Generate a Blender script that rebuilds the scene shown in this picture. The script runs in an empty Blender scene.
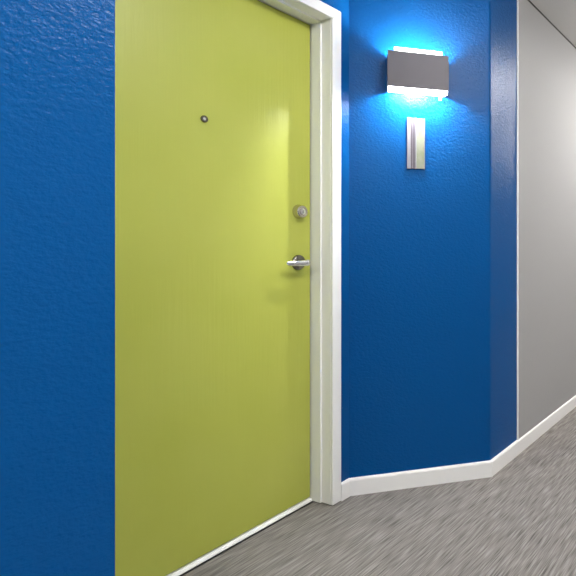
import bpy, bmesh, math, random
from mathutils import Vector, Matrix
PI = math.pi
S = bpy.context.scene
C = S.collection

# ------------------------------------------------------------------ metres
# X runs across the corridor, Y along it, Z up.
H_CEIL = 2.44
N_COR = -1.195          # corridor wall plane
N_REC = -1.662          # wall plane in the door recess
N_DOOR = -1.7716        # face of the door leaf
U_CORNER = 0.550        # outside corner left of the door
U_LATCH = 1.527         # latch edge of the door
U_HINGE = 0.617
DOOR_TOP = 2.044
A = Vector((-1.662, 1.638))      # inside corner, recess / splayed wall
B = Vector((-1.195, 2.068))     # outside corner, splayed wall / corridor
U_PAINT = 2.348         # blue paint ends, grey wall starts
N_OPP = 0.62            # opposite side of the corridor
U0, U1 = -3.6, 9.0
W = (B - A).normalized()
WN = Vector((W.y, -W.x))          # points into the corridor

# ------------------------------------------------------------------ helpers
def obj(name, bm, mat, parent=None, smooth=False, bevel=0, seg=2):
    me = bpy.data.meshes.new(name)
    bmesh.ops.recalc_face_normals(bm, faces=bm.faces)
    bm.to_mesh(me); bm.free()
    o = bpy.data.objects.new(name, me)
    C.objects.link(o)
    me.materials.append(mat)
    if smooth:
        for p in me.polygons: p.use_smooth = True
    if bevel:
        m = o.modifiers.new('bevel', 'BEVEL'); m.width = bevel; m.segments = seg
        m.limit_method = 'ANGLE'; m.angle_limit = math.radians(35)
        m.harden_normals = False
    if parent: o.parent = parent
    return o

def empty(name, loc, rotz=0, label=None, cat=None, kind=None, group=None):
    o = bpy.data.objects.new(name, None)
    o.empty_display_size = 0.05
    o.location = loc; o.rotation_euler = (0, 0, rotz)
    C.objects.link(o)
    tag(o, label, cat, kind, group)
    return o

def tag(o, label=None, cat=None, kind=None, group=None):
    if label: o['label'] = label
    if cat: o['category'] = cat
    if kind: o['kind'] = kind
    if group: o['group'] = group
    return o

def box(bm, x0, x1, y0, y1, z0, z1):
    vs = [bm.verts.new((x, y, z)) for z in (z0, z1) for x, y in ((x0, y0), (x1, y0), (x1, y1), (x0, y1))]
    for f in ((3, 2, 1, 0), (4, 5, 6, 7), (0, 1, 5, 4), (1, 2, 6, 5), (2, 3, 7, 6), (3, 0, 4, 7)):
        bm.faces.new([vs[i] for i in f])
    return vs

def prism(bm, pts, z0, z1):
    """closed polygon pts (x, y) extruded from z0 to z1"""
    lo = [bm.verts.new((p[0], p[1], z0)) for p in pts]
    hi = [bm.verts.new((p[0], p[1], z1)) for p in pts]
    n = len(pts)
    bm.faces.new(lo[::-1]); bm.faces.new(hi)
    for i in range(n):
        bm.faces.new((lo[i], lo[(i + 1) % n], hi[(i + 1) % n], hi[i]))

def loft(bm, rings, cap=True):
    vr = [[bm.verts.new(p) for p in r] for r in rings]
    n = len(rings[0])
    for a, b in zip(vr, vr[1:]):
        for i in range(n):
            bm.faces.new((a[i], a[(i + 1) % n], b[(i + 1) % n], b[i]))
    if cap:
        bm.faces.new(vr[0][::-1]); bm.faces.new(vr[-1])

def lathe_x(bm, prof, seg=40):
    """prof = (x, r): turned about the local X axis"""
    loft(bm, [[(x, r * math.cos(2 * PI * k / seg), r * math.sin(2 * PI * k / seg)) for k in range(seg)] for x, r in prof])

def sweep_path(bm, path, prof):
    """profile (d, z) swept along a plan polyline, d = distance out of the wall (right of travel)"""
    rings = []
    P = [Vector(p) for p in path]
    for i, p in enumerate(P):
        if i == 0: t = (P[1] - p).normalized(); nrm = Vector((t.y, -t.x)); k = 1
        elif i == len(P) - 1: t = (p - P[i - 1]).normalized(); nrm = Vector((t.y, -t.x)); k = 1
        else:
            t0 = (p - P[i - 1]).normalized(); t1 = (P[i + 1] - p).normalized()
            n0 = Vector((t0.y, -t0.x)); n1 = Vector((t1.y, -t1.x))
            nrm = (n0 + n1).normalized(); k = 1 / nrm.dot(n0)
        rings.append([(p.x + nrm.x * d * k, p.y + nrm.y * d * k, z) for d, z in prof])
    loft(bm, rings)

# ------------------------------------------------------------------ materials
def mat(name, col, rough=0.5, metal=0.0, spec=0.5, emit=None, strength=0):
    m = bpy.data.materials.new(name); m.use_nodes = True
    b = m.node_tree.nodes['Principled BSDF']
    b.inputs['Base Color'].default_value = (*col, 1)
    b.inputs['Roughness'].default_value = rough
    b.inputs['Metallic'].default_value = metal
    b.inputs['Specular IOR Level'].default_value = spec
    if emit:
        b.inputs['Emission Color'].default_value = (*emit, 1)
        b.inputs['Emission Strength'].default_value = strength
    return m

def nodes(m): return m.node_tree.nodes, m.node_tree.links, m.node_tree.nodes['Principled BSDF']

def coord(m, scale):
    N, L, b = nodes(m)
    tc = N.new('ShaderNodeTexCoord'); mp = N.new('ShaderNodeMapping')
    mp.inputs['Scale'].default_value = scale
    L.new(tc.outputs['Object'], mp.inputs['Vector'])
    return mp.outputs['Vector']

def noise(m, vec, scale, detail=2, rough=0.5):
    N, L, b = nodes(m)
    n = N.new('ShaderNodeTexNoise')
    n.inputs['Scale'].default_value = scale; n.inputs['Detail'].default_value = detail
    n.inputs['Roughness'].default_value = rough
    L.new(vec, n.inputs['Vector'])
    return n.outputs['Fac']

def bump(m, h, strength, dist, prev=None):
    N, L, b = nodes(m)
    bp = N.new('ShaderNodeBump')
    bp.inputs['Strength'].default_value = strength; bp.inputs['Distance'].default_value = dist
    L.new(h, bp.inputs['Height'])
    if prev: L.new(prev, bp.inputs['Normal'])
    L.new(bp.outputs['Normal'], b.inputs['Normal'])
    return bp.outputs['Normal']

def ramp(m, fac, stops, to='Base Color'):
    N, L, b = nodes(m)
    r = N.new('ShaderNodeValToRGB')
    el = r.color_ramp.elements
    while len(el) < len(stops): el.new(0.5)
    for e, (p, c) in zip(el, stops):
        e.position = p; e.color = (*c, 1) if len(c) == 3 else c
    L.new(fac, r.inputs['Fac'])
    if to: L.new(r.outputs['Color'], b.inputs[to])
    return r.outputs['Color']

def srgb(r, g, b):
    f = lambda v: (v / 255 / 12.92) if v / 255 <= 0.04045 else ((v / 255 + 0.055) / 1.055) ** 2.4
    return (f(r), f(g), f(b))

# blue gloss paint over orange-peel plaster
BLUE = mat('blue_paint', (0.0010, 0.074, 0.258), 0.25, spec=0.14)
v = coord(BLUE, (1, 1, 1.35))
n1 = bump(BLUE, noise(BLUE, v, 80, 3, 0.55), 0.42, 0.005)
bump(BLUE, noise(BLUE, v, 9, 2), 0.10, 0.010, n1)
# lime door paint with faint vertical brush marks
LIME = mat('lime_paint', (0.40, 0.445, 0.075), 0.36, spec=0.4)
v = coord(LIME, (1, 38, 1.6))
bump(LIME, noise(LIME, v, 2.2, 4, 0.6), 0.3, 0.0024)
v2 = coord(LIME, (1, 1, 1))
n = noise(LIME, v2, 3.0, 3)
ramp(LIME, n, [(0.3, (0.480, 0.520, 0.084)), (0.7, (0.515, 0.550, 0.104))])
GREY = mat('grey_wall_paint', srgb(166, 165, 164), 0.7, spec=0.25)
v = coord(GREY, (1, 1, 1)); bump(GREY, noise(GREY, v, 60, 2), 0.15, 0.003)
CEIL = mat('ceiling_paint', srgb(228, 227, 224), 0.85, spec=0.2)
v = coord(CEIL, (1, 1, 1)); bump(CEIL, noise(CEIL, v, 50, 2), 0.15, 0.003)
WHITE = mat('white_gloss_trim', srgb(246, 245, 242), 0.38, spec=0.45)
v = coord(WHITE, (1, 1, 1)); bump(WHITE, noise(WHITE, v, 30, 2), 0.06, 0.003)
SILL = mat('white_sill', srgb(250, 249, 244), 0.35)
SHADOWGAP = mat('painted_shadow_gap', srgb(70, 69, 67), 0.8)
FLATBLACK = mat('flat_black', (0.012, 0.012, 0.012), 0.7)
# streaky grey carpet, yarn rows along the corridor
CARPET = mat('carpet', (0.3, 0.29, 0.28), 0.95, spec=0.1)
va = coord(CARPET, (150, 8, 1)); vb = coord(CARPET, (310, 12, 1)); vc = coord(CARPET, (420, 260, 1))
fa = noise(CARPET, va, 1, 1, 0.5); fb = noise(CARPET, vb, 1, 1); fc = noise(CARPET, vc, 1, 1)
N, L, b_ = nodes(CARPET)
def mth(op, a, b):
    m = N.new('ShaderNodeMath'); m.operation = op
    for i, q in enumerate((a, b)):
        if isinstance(q, (int, float)): m.inputs[i].default_value = q
        else: L.new(q, m.inputs[i])
    return m.outputs[0]
mix = mth('ADD', mth('ADD', mth('MULTIPLY', fa, 0.45), mth('MULTIPLY', fb, 0.45)), mth('MULTIPLY', fc, 0.1))
ramp(CARPET, mix, [(0.34, srgb(94, 90, 87)), (0.46, srgb(124, 119, 115)), (0.53, srgb(136, 131, 127)), (0.64, srgb(156, 151, 147))])
bump(CARPET, mix, 0.4, 0.004)
# metals
STEEL = mat('brushed_steel', srgb(80, 77, 83), 0.5, 0.35)
v = coord(STEEL, (1.5, 1.5, 160)); bump(STEEL, noise(STEEL, v, 1.5, 2), 0.08, 0.001)
NICKEL = mat('satin_nickel', srgb(200, 194, 184), 0.2, 1.0)
CHROME = mat('polished_chrome', srgb(232, 232, 232), 0.14, 1.0)
DARKMETAL = mat('dark_metal', srgb(128, 124, 116), 0.25, 1.0)
GLASS = mat('peephole_glass', (0.55, 0.55, 0.52), 0.05, spec=0.8)
ALU = mat('anodised_aluminium', srgb(132, 130, 136), 0.5, 0.15)
MAUVE = mat('mauve_grey_groove', srgb(88, 80, 88), 0.5, 0.3)
INSERT = mat('pale_sign_insert', srgb(214, 218, 196), 0.45)
v = coord(INSERT, (40, 40, 22)); nf = noise(INSERT, v, 1, 3, 0.6)
ramp(INSERT, nf, [(0.36, srgb(116, 124, 92)), (0.52, srgb(128, 131, 112)), (0.7, srgb(136, 137, 124))])
BULB = mat('lit_bulb', (0.9, 0.9, 0.9), 0.5, emit=(0.95, 0.98, 1.0), strength=255)
OPAL = mat('lit_opal_glass', (0.9, 0.9, 0.9), 0.5, emit=(0.95, 0.98, 1.0), strength=2.0)
LINER = mat('white_reflector', (0.86, 0.87, 0.88), 0.6)
PANELGLOW = mat('fill_light_diffuser', (0.9, 0.9, 0.9), 0.5, emit=(1.0, 0.985, 0.965), strength=4.8)

# ------------------------------------------------------------------ the setting
def struct(name, bm, m, label, cat='wall', **k):
    o = obj(name, bm, m, **k)
    return tag(o, label, cat, 'structure')

bm = bmesh.new()
box(bm, N_COR - 1.2, N_OPP + 0.15, U0, U1, -0.1, 0)
struct('floor', bm, CARPET, 'streaky grey carpet running along the corridor floor', 'floor')
bm = bmesh.new()
box(bm, N_COR - 1.2, N_OPP + 0.15, U0, U1, H_CEIL, H_CEIL + 0.1)
struct('ceiling', bm, CEIL, 'flat pale grey corridor ceiling', 'ceiling')

# left corridor wall with the return into the recess, rounded outside corner
def corner(px, py, r, a0, a1, n=6):
    return [(px + r * math.cos(a0 + (a1 - a0) * k / n), py + r * math.sin(a0 + (a1 - a0) * k / n)) for k in range(n + 1)]
r = 0.004
bm = bmesh.new()
prism(bm, [(N_COR - 1.0, U0), (N_COR, U0)] + corner(N_COR - r, U_CORNER - r, r, 0, PI / 2) + [(N_REC - 0.14, U_CORNER), (N_COR - 1.0, U_CORNER)], 0, H_CEIL)
struct('wall_left', bm, BLUE, 'blue painted corridor wall at the left edge, hiding the hinge side of the lime door')

# wall of the recess, with the doorway cut out of it
bm = bmesh.new()
jt = 0.03
box(bm, N_REC - 0.14, N_REC, U_CORNER, U_HINGE - jt, 0, H_CEIL)
box(bm, N_REC - 0.14, N_REC, U_LATCH + jt, A.y, 0, H_CEIL)
box(bm, N_REC - 0.14, N_REC, U_HINGE - jt, U_LATCH + jt, DOOR_TOP + jt, H_CEIL)
struct('wall_recess', bm, BLUE, 'narrow blue wall the white door casing is fixed to')
# dark flat beyond the closed door, so that the doorway is shut in
bm = bmesh.new()
box(bm, N_REC - 0.30, N_REC - 0.24, U_CORNER, A.y, 0, H_CEIL)
struct('wall_behind', bm, GREY, 'wall closing the space behind the lime door')

# splayed wall and the blue piece of corridor wall beyond its corner
rr = 0.008
bm = bmesh.new()
c0 = B - W * rr * 1.2
c1 = B + Vector((0, rr * 1.2))
arc = []
for k in range(7):
    t = k / 6
    p = c0 * (1 - t) ** 2 + B * 2 * t * (1 - t) + c1 * t * t
    arc.append((p.x, p.y))
prism(bm, [(A.x, A.y)] + arc + [(N_COR, U_PAINT), (N_COR - 1.0, U_PAINT), (N_REC - 0.14, A.y)], 0, H_CEIL)
struct('wall_splay', bm, BLUE, 'slanted blue wall carrying the sconce, to the right of the door')
bm = bmesh.new()
box(bm, N_COR - 1.0, N_COR + 0.005, U_PAINT, U1, 0, H_CEIL)
struct('wall_right', bm, GREY, 'pale grey corridor wall at the right edge', bevel=0.002)
bm = bmesh.new()
box(bm, N_OPP, N_OPP + 0.15, U0, U1, 0, H_CEIL)
struct('wall_opposite', bm, GREY, 'pale grey wall on the other side of the corridor')
bm = bmesh.new()
box(bm, N_COR - 1.2, N_OPP + 0.15, U1, U1 + 0.1, 0, H_CEIL)
struct('wall_end', bm, GREY, 'pale grey wall at the far end of the corridor')
bm = bmesh.new()
box(bm, N_COR - 1.2, N_OPP + 0.15, U0 - 0.1, U0, 0, H_CEIL)
struct('wall_back', bm, GREY, 'pale grey wall behind the viewer')

# baseboards, 80 mm with an eased top
BP = [(0, 0), (0.013, 0), (0.013, 0.064), (0.0115, 0.070), (0.008, 0.0735), (0, 0.0745)]
bm = bmesh.new()
sweep_path(bm, [(N_REC, U_LATCH + 0.057), (A.x, A.y), (B.x, B.y), (N_COR, U1)], BP)
struct('baseboard_right', bm, WHITE, 'white baseboard folding along the slanted blue wall into the grey wall', 'baseboard')
bm = bmesh.new()
sweep_path(bm, [(N_COR, U0), (N_COR, U_CORNER), (N_REC, U_CORNER)], BP)
struct('baseboard_left', bm, WHITE, 'white baseboard of the left blue wall', 'baseboard')
bm = bmesh.new()
sweep_path(bm, [(N_OPP, U1), (N_OPP, U0)], BP)
struct('baseboard_opposite', bm, WHITE, 'white baseboard across the corridor', 'baseboard')

# white corner bead where the blue paint stops, and a dark strip painting the shadow gap under the ceiling
bm = bmesh.new()
box(bm, N_COR - 0.01, N_COR + 0.008, U_PAINT - 0.002, U_PAINT + 0.004, 0.0735, H_CEIL)
struct('trim_3', bm, WHITE, 'thin white upright bead between the blue strip and the grey wall', 'trim', bevel=0.0015)
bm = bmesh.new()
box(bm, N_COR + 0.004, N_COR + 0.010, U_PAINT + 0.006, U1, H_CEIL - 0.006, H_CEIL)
struct('trim_4', bm, SHADOWGAP, 'thin dark strip painted as the shadow gap between the grey wall and the ceiling', 'trim')

# ------------------------------------------------------------------ door frame
frame = empty('trim_1', (N_REC, (U_HINGE + U_LATCH) / 2, 0), 0, 'white door frame with flat casing around the lime door', 'door frame', 'structure')
def local(bm, o):
    bmesh.ops.translate(bm, vec=-Vector(o.location), verts=bm.verts)
    return bm
FZ = 0.004
CAS = 0.058; N_STOP = -1.712; N_CAS = N_REC + 0.013; SET = 0.0075
def jamb_profile(y, s):
    """plan outline of a side jamb; s=+1 latch side"""
    return [(N_DOOR - 0.05, y + s * SET + s * 0.0), (N_DOOR - 0.05, y + s * 0.029), (N_REC, y + s * 0.029), (N_REC, y + s * SET), (N_STOP, y + s * SET), ]
for y, s in ((U_LATCH, 1), (U_HINGE, -1)):
    bm = bmesh.new()
    prism(bm, [(N_DOOR - 0.05, y + s * 0.003), (N_DOOR - 0.05, y + s * 0.029), (N_REC, y + s * 0.029), (N_REC, y + s * SET),
               (N_STOP, y + s * SET), (N_STOP, y + s * 0.0), (N_DOOR + 0.004, y), (N_DOOR + 0.004, y + s * 0.003)], FZ, DOOR_TOP + 0.029)
    obj('jamb', local(bm, frame), WHITE, frame, bevel=0.0014)
bm = bmesh.new()
sec = [(N_DOOR - 0.05, 0.003), (N_DOOR - 0.05, 0.029), (N_REC, 0.029), (N_REC, SET), (N_STOP, SET), (N_STOP, 0), (N_DOOR + 0.004, 0), (N_DOOR + 0.004, 0.003)]
loft(bm, [[(x, y, DOOR_TOP + dz) for x, dz in sec] for y in (U_HINGE - 0.003, U_LATCH + 0.003)])
obj('head_jamb', local(bm, frame), WHITE, frame, bevel=0.0014)
# mitred casing: two legs and a head
def casing(pts_in, pts_out):
    """quad strip between the inner and outer edge, extruded to casing depth"""
    bm = bmesh.new()
    q = [pts_in[0], pts_in[1], pts_out[1], pts_out[0]]
    rings = [[(x, y, z) for y, z in q] for x in (N_REC + 0.0005, N_CAS)]
    loft(bm, rings)
    return local(bm, frame)
iL, iR, iT = U_HINGE - SET, U_LATCH + SET, DOOR_TOP + SET
oL, oR, oT = iL - CAS + 0.012, iR + CAS - 0.010, iT + CAS - 0.012
obj('casing', casing([(iR, FZ), (iR, iT)], [(oR, FZ), (oR, oT)]), WHITE, frame, bevel=0.003)
obj('casing', casing([(iL, FZ), (iL, iT)], [(oL, FZ), (oL, oT)]), WHITE, frame, bevel=0.003)
obj('head_casing', casing([(iL, iT), (iR, iT)], [(oL, oT), (oR, oT)]), WHITE, frame, bevel=0.003)

# ------------------------------------------------------------------ door
DC = (U_HINGE + U_LATCH) / 2
door = empty('door_1', (N_DOOR, DC, 0), 0, 'tall lime green flush door with peephole, deadbolt and lever handle', 'door', 'structure')
bm = bmesh.new()
box(bm, -0.044, 0, U_HINGE - DC + 0.002, U_LATCH - DC - 0.002, 0.020, DOOR_TOP - 0.002)
obj('door_leaf', bm, LIME, door, bevel=0.002)
# peephole: ring and lens
py, pz = 1.077 - DC, 1.5385
def at(o, x, y, z): o.location = (x, y, z); return o
bm = bmesh.new()
lathe_x(bm, [(0.0, 0.0125), (0.0035, 0.0125), (0.0060, 0.0105), (0.0060, 0.0062), (0.0030, 0.0056)])
pe = at(obj('peephole', bm, DARKMETAL, door, smooth=True), 0, py, pz)
m_ = pe.modifiers.new('e', 'EDGE_SPLIT'); m_.split_angle = math.radians(40)
bm = bmesh.new()
lathe_x(bm, [(0.0028, 0.0056), (0.0036, 0.0048), (0.0042, 0.003), (0.0044, 0.0008)])
obj('lens', bm, GLASS, pe, smooth=True)
# deadbolt
dy, dz_ = 1.466 - DC, 1.238
bm = bmesh.new()
lathe_x(bm, [(0.0, 0.0300), (0.004, 0.0300), (0.008, 0.0285), (0.020, 0.0262), (0.025, 0.0250), (0.0275, 0.0225), (0.0275, 0.0165), (0.0255, 0.0155), (0.0255, 0.004)], 56)
db = at(obj('deadbolt', bm, NICKEL, door, smooth=True), 0, dy, dz_)
m_ = db.modifiers.new('e', 'EDGE_SPLIT'); m_.split_angle = math.radians(40)
bm = bmesh.new()
lathe_x(bm, [(0.0255, 0.0135), (0.0285, 0.0130), (0.0292, 0.011), (0.0292, 0.001)], 40)
cyl = obj('key_cylinder', bm, CHROME, db, smooth=True)
m_ = cyl.modifiers.new('e', 'EDGE_SPLIT'); m_.split_angle = math.radians(40)
bm = bmesh.new()
box(bm, 0.0288, 0.0295, -0.0013, 0.0013, -0.0075, 0.0065)
ks = obj('keyhole', bm, FLATBLACK, db)
# lever handle: rose, neck, lever pointing to the hinge side
ly, lz = 1.464 - DC, 1.026
hd = empty('lever_handle', (0, ly, lz)); hd.parent = door
bm = bmesh.new()
lathe_x(bm, [(0.0, 0.0320), (0.004, 0.0320), (0.0085, 0.0300), (0.0115, 0.0250), (0.0125, 0.0150)], 56)
o = obj('rose', bm, DARKMETAL, hd, smooth=True); m_ = o.modifiers.new('e', 'EDGE_SPLIT'); m_.split_angle = math.radians(50)
bm = bmesh.new()
lathe_x(bm, [(0.011, 0.0135), (0.020, 0.0115), (0.040, 0.0105), (0.052, 0.0115), (0.056, 0.009)], 32)
obj('neck', bm, CHROME, hd, smooth=True)
bm = bmesh.new()
rings = []
for t in [i / 18 for i in range(19)]:
    y = 0.014 - t * 0.104
    hh = 0.0130 * (1 - 0.35 * t) * (1 if 0 < t < 1 else 0.45)
    ww = 0.0075 * (1 - 0.25 * t) * (1 if 0 < t < 1 else 0.45)
    cxn = 0.052 - 0.010 * max(0, t - 0.55) ** 1.5 * 3
    zc = -0.002 * math.sin(PI * t)
    rings.append([(cxn + ww * math.cos(2 * PI * k / 20), y, zc + hh * math.sin(2 * PI * k / 20)) for k in range(20)])
loft(bm, rings)
obj('lever', bm, CHROME, hd, smooth=True)

# threshold under the door: white strip, its edge shadow put in as a black strip
th = empty('trim_2', (N_DOOR, DC, 0), 0, 'thin bright white threshold strip under the lime door', 'threshold', 'structure')
y0, y1 = U_HINGE - DC + 0.001, U_LATCH - DC - 0.001
bm = bmesh.new()
sec = [(-0.050, 0.003), (0.012, 0.003), (0.012, 0.006), (0.004, 0.0155), (-0.050, 0.0155)]
loft(bm, [[(x, y, z) for x, z in sec] for y in (y0, y1)])
obj('sill_strip', bm, SILL, th, bevel=0.001)
bm = bmesh.new()
box(bm, -0.050, 0.018, y0, y1, 0.0, 0.003)
obj('shadow_edge', bm, FLATBLACK, th)

# ------------------------------------------------------------------ wall sconce on the splayed wall
# local axes: X along the wall (W), Y out of the wall, Z up
ang = math.atan2(W.y, W.x)
def on_wall(w, z):
    p = A + W * w
    return (p.x, p.y, z)
# with rotz = ang local +X = W and local -Y = WN (into the corridor)
sc = empty('wall_sconce', on_wall(0.2925, 1.783), ang, 'brushed steel box sconce glowing above and below on the slanted blue wall', 'wall lamp')
hw, dp, ht = 0.1315, 0.100, 0.155
bm = bmesh.new()   # U shaped shroud, open above and below
t = 0.002
prism(bm, [(-hw, -0.004), (-hw, -dp), (hw, -dp), (hw, -0.004), (hw - t, -0.004), (hw - t, -dp + t), (-hw + t, -dp + t), (-hw + t, -0.004)], 0, ht)
obj('shroud', bm, STEEL, sc, bevel=0.0006)
bm = bmesh.new()
box(bm, -hw + 0.003, hw - 0.003, -0.006, 0, 0.0, ht - 0.004)
obj('back_plate', bm, LINER, sc, bevel=0.001)
bm = bmesh.new()   # white reflector lining inside the shroud
h2 = hw - t - 0.0006; d2 = dp - t - 0.0006; t2 = 0.001
prism(bm, [(-h2, -0.007), (-h2, -d2), (h2, -d2), (h2, -0.007), (h2 - t2, -0.007), (h2 - t2, -d2 + t2), (-h2 + t2, -d2 + t2), (-h2 + t2, -0.007)], 0.003, ht - 0.003)
obj('reflector', bm, LINER, sc)
bm = bmesh.new()   # tube bulb lying across the middle of the box
loft(bm, [[(x, -0.070 + rb * math.cos(2 * PI * k / 20), 0.056 + rb * math.sin(2 * PI * k / 20)) for k in range(20)]
          for x, rb in ((-0.036, 0.003), (-0.034, 0.008), (-0.030, 0.011), (0.030, 0.011), (0.034, 0.008), (0.036, 0.003))])
obj('bulb', bm, BULB, sc, smooth=True)
bm = bmesh.new()
for x0, x1 in ((-h2 + 0.002, -0.0355), (0.0355, h2 - 0.002)):
    bm = bmesh.new(); box(bm, x0, x1, -0.075, -0.065, 0.050, 0.062)
    obj('bulb_holder', bm, LINER, sc, bevel=0.001)
bm = bmesh.new()
box(bm, -0.1035, 0.1035, -0.0925, -0.0885, ht - 0.035, ht + 0.019)
obj('upper_glass', bm, OPAL, sc, bevel=0.0015)
bm = bmesh.new()
box(bm, -h2 + 0.003, h2 - 0.003, -d2 + 0.007, -d2 + 0.003, -0.017, 0.030)
obj('lower_glass', bm, OPAL, sc, bevel=0.0012)
bm = bmesh.new()
prism(bm, [(0.098, -0.016), (0.098, -0.013), (0.110, -0.013), (0.110, -0.016)], -0.022, 0.001)
obj('clip', bm, ALU, sc, bevel=0.0006)

# ------------------------------------------------------------------ name plate under the sconce
sg = empty('wall_sign', on_wall(0.288, 1.444), ang, 'narrow upright aluminium name plate with pale insert below the sconce', 'sign')
sh = 0.232; hw2 = 0.040
bm = bmesh.new(); box(bm, -hw2 + 0.003, hw2 - 0.003, -0.004, 0, 0.003, sh - 0.003)
obj('back_plate', bm, ALU, sg, bevel=0.0006)
bm = bmesh.new()
box(bm, -hw2, -0.024, -0.011, -0.004, 0, sh)
obj('side_rail', bm, ALU, sg, bevel=0.0015)
bm = bmesh.new()
for x0, x1 in ((-0.024, -0.0155), (-0.0135, -0.0045)):
    box(bm, x0, x1, -0.0065, -0.004, 0.001, sh - 0.001)
obj('groove_strip', bm, MAUVE, sg, bevel=0.0006)
bm = bmesh.new()
box(bm, -0.0045, 0.003, -0.011, -0.004, 0, sh)
obj('centre_rail', bm, ALU, sg, bevel=0.0015)
bm = bmesh.new()
box(bm, 0.003, 0.036, -0.007, -0.004, 0.002, sh - 0.002)
obj('insert_panel', bm, INSERT, sg, bevel=0.0005)
bm = bmesh.new()
box(bm, 0.036, hw2, -0.010, -0.004, 0, sh)
obj('edge_rail', bm, ALU, sg, bevel=0.001)

# ------------------------------------------------------------------ ceiling lights added out of view to fill the corridor
def added_ceiling_light(y, label):
    e = empty('added_ceiling_light', (-0.29, y, H_CEIL), 0, label, 'ceiling light', group='square ceiling lights added out of view')
    bm = bmesh.new()
    for x0, x1, y0, y1 in ((-0.3, 0.3, -0.3, -0.28), (-0.3, 0.3, 0.28, 0.3), (-0.3, -0.28, -0.28, 0.28), (0.28, 0.3, -0.28, 0.28)):
        box(bm, x0, x1, y0, y1, -0.03, 0)
    obj('frame', bm, WHITE, e)
    bm = bmesh.new(); box(bm, -0.27, 0.27, -0.27, 0.27, -0.10, -0.004)
    obj('diffuser', bm, PANELGLOW, e, bevel=0.01)
for y, lb in ((-2.2, 'added square ceiling light farthest behind the viewer'), (-0.55, 'added square ceiling light nearest the viewer'), (1.1, 'added square ceiling light in front of the lime door'),
              (3.5, 'added square ceiling light at the start of the grey wall'), (5.2, 'added square ceiling light halfway along the grey wall'), (6.9, 'added square ceiling light farthest down the corridor')):
    added_ceiling_light(y, lb)

# ------------------------------------------------------------------ world, camera, view
w = bpy.data.worlds.new('world'); S.world = w; w.use_nodes = True
w.node_tree.nodes['Background'].inputs['Color'].default_value = (0.8, 0.85, 0.9, 1)
w.node_tree.nodes['Background'].inputs['Strength'].default_value = 0.3
cam = bpy.data.cameras.new('camera'); co = bpy.data.objects.new('camera', cam); C.objects.link(co)
co.location = (0, 0, 1.103)
co.rotation_euler = (PI / 2, 0, math.radians(26.0596))
cam.sensor_width = 36; cam.lens = 501 / 576 * 36
cam.shift_x = (288 - 525) / 576; cam.shift_y = -(288 - 244) / 576
cam.clip_start = 0.02
S.camera = co
S.view_settings.view_transform = 'Standard'
S.view_settings.look = 'None'
S.view_settings.exposure = 2.45
S.view_settings.gamma = 1.0
S.view_settings.use_curve_mapping = False
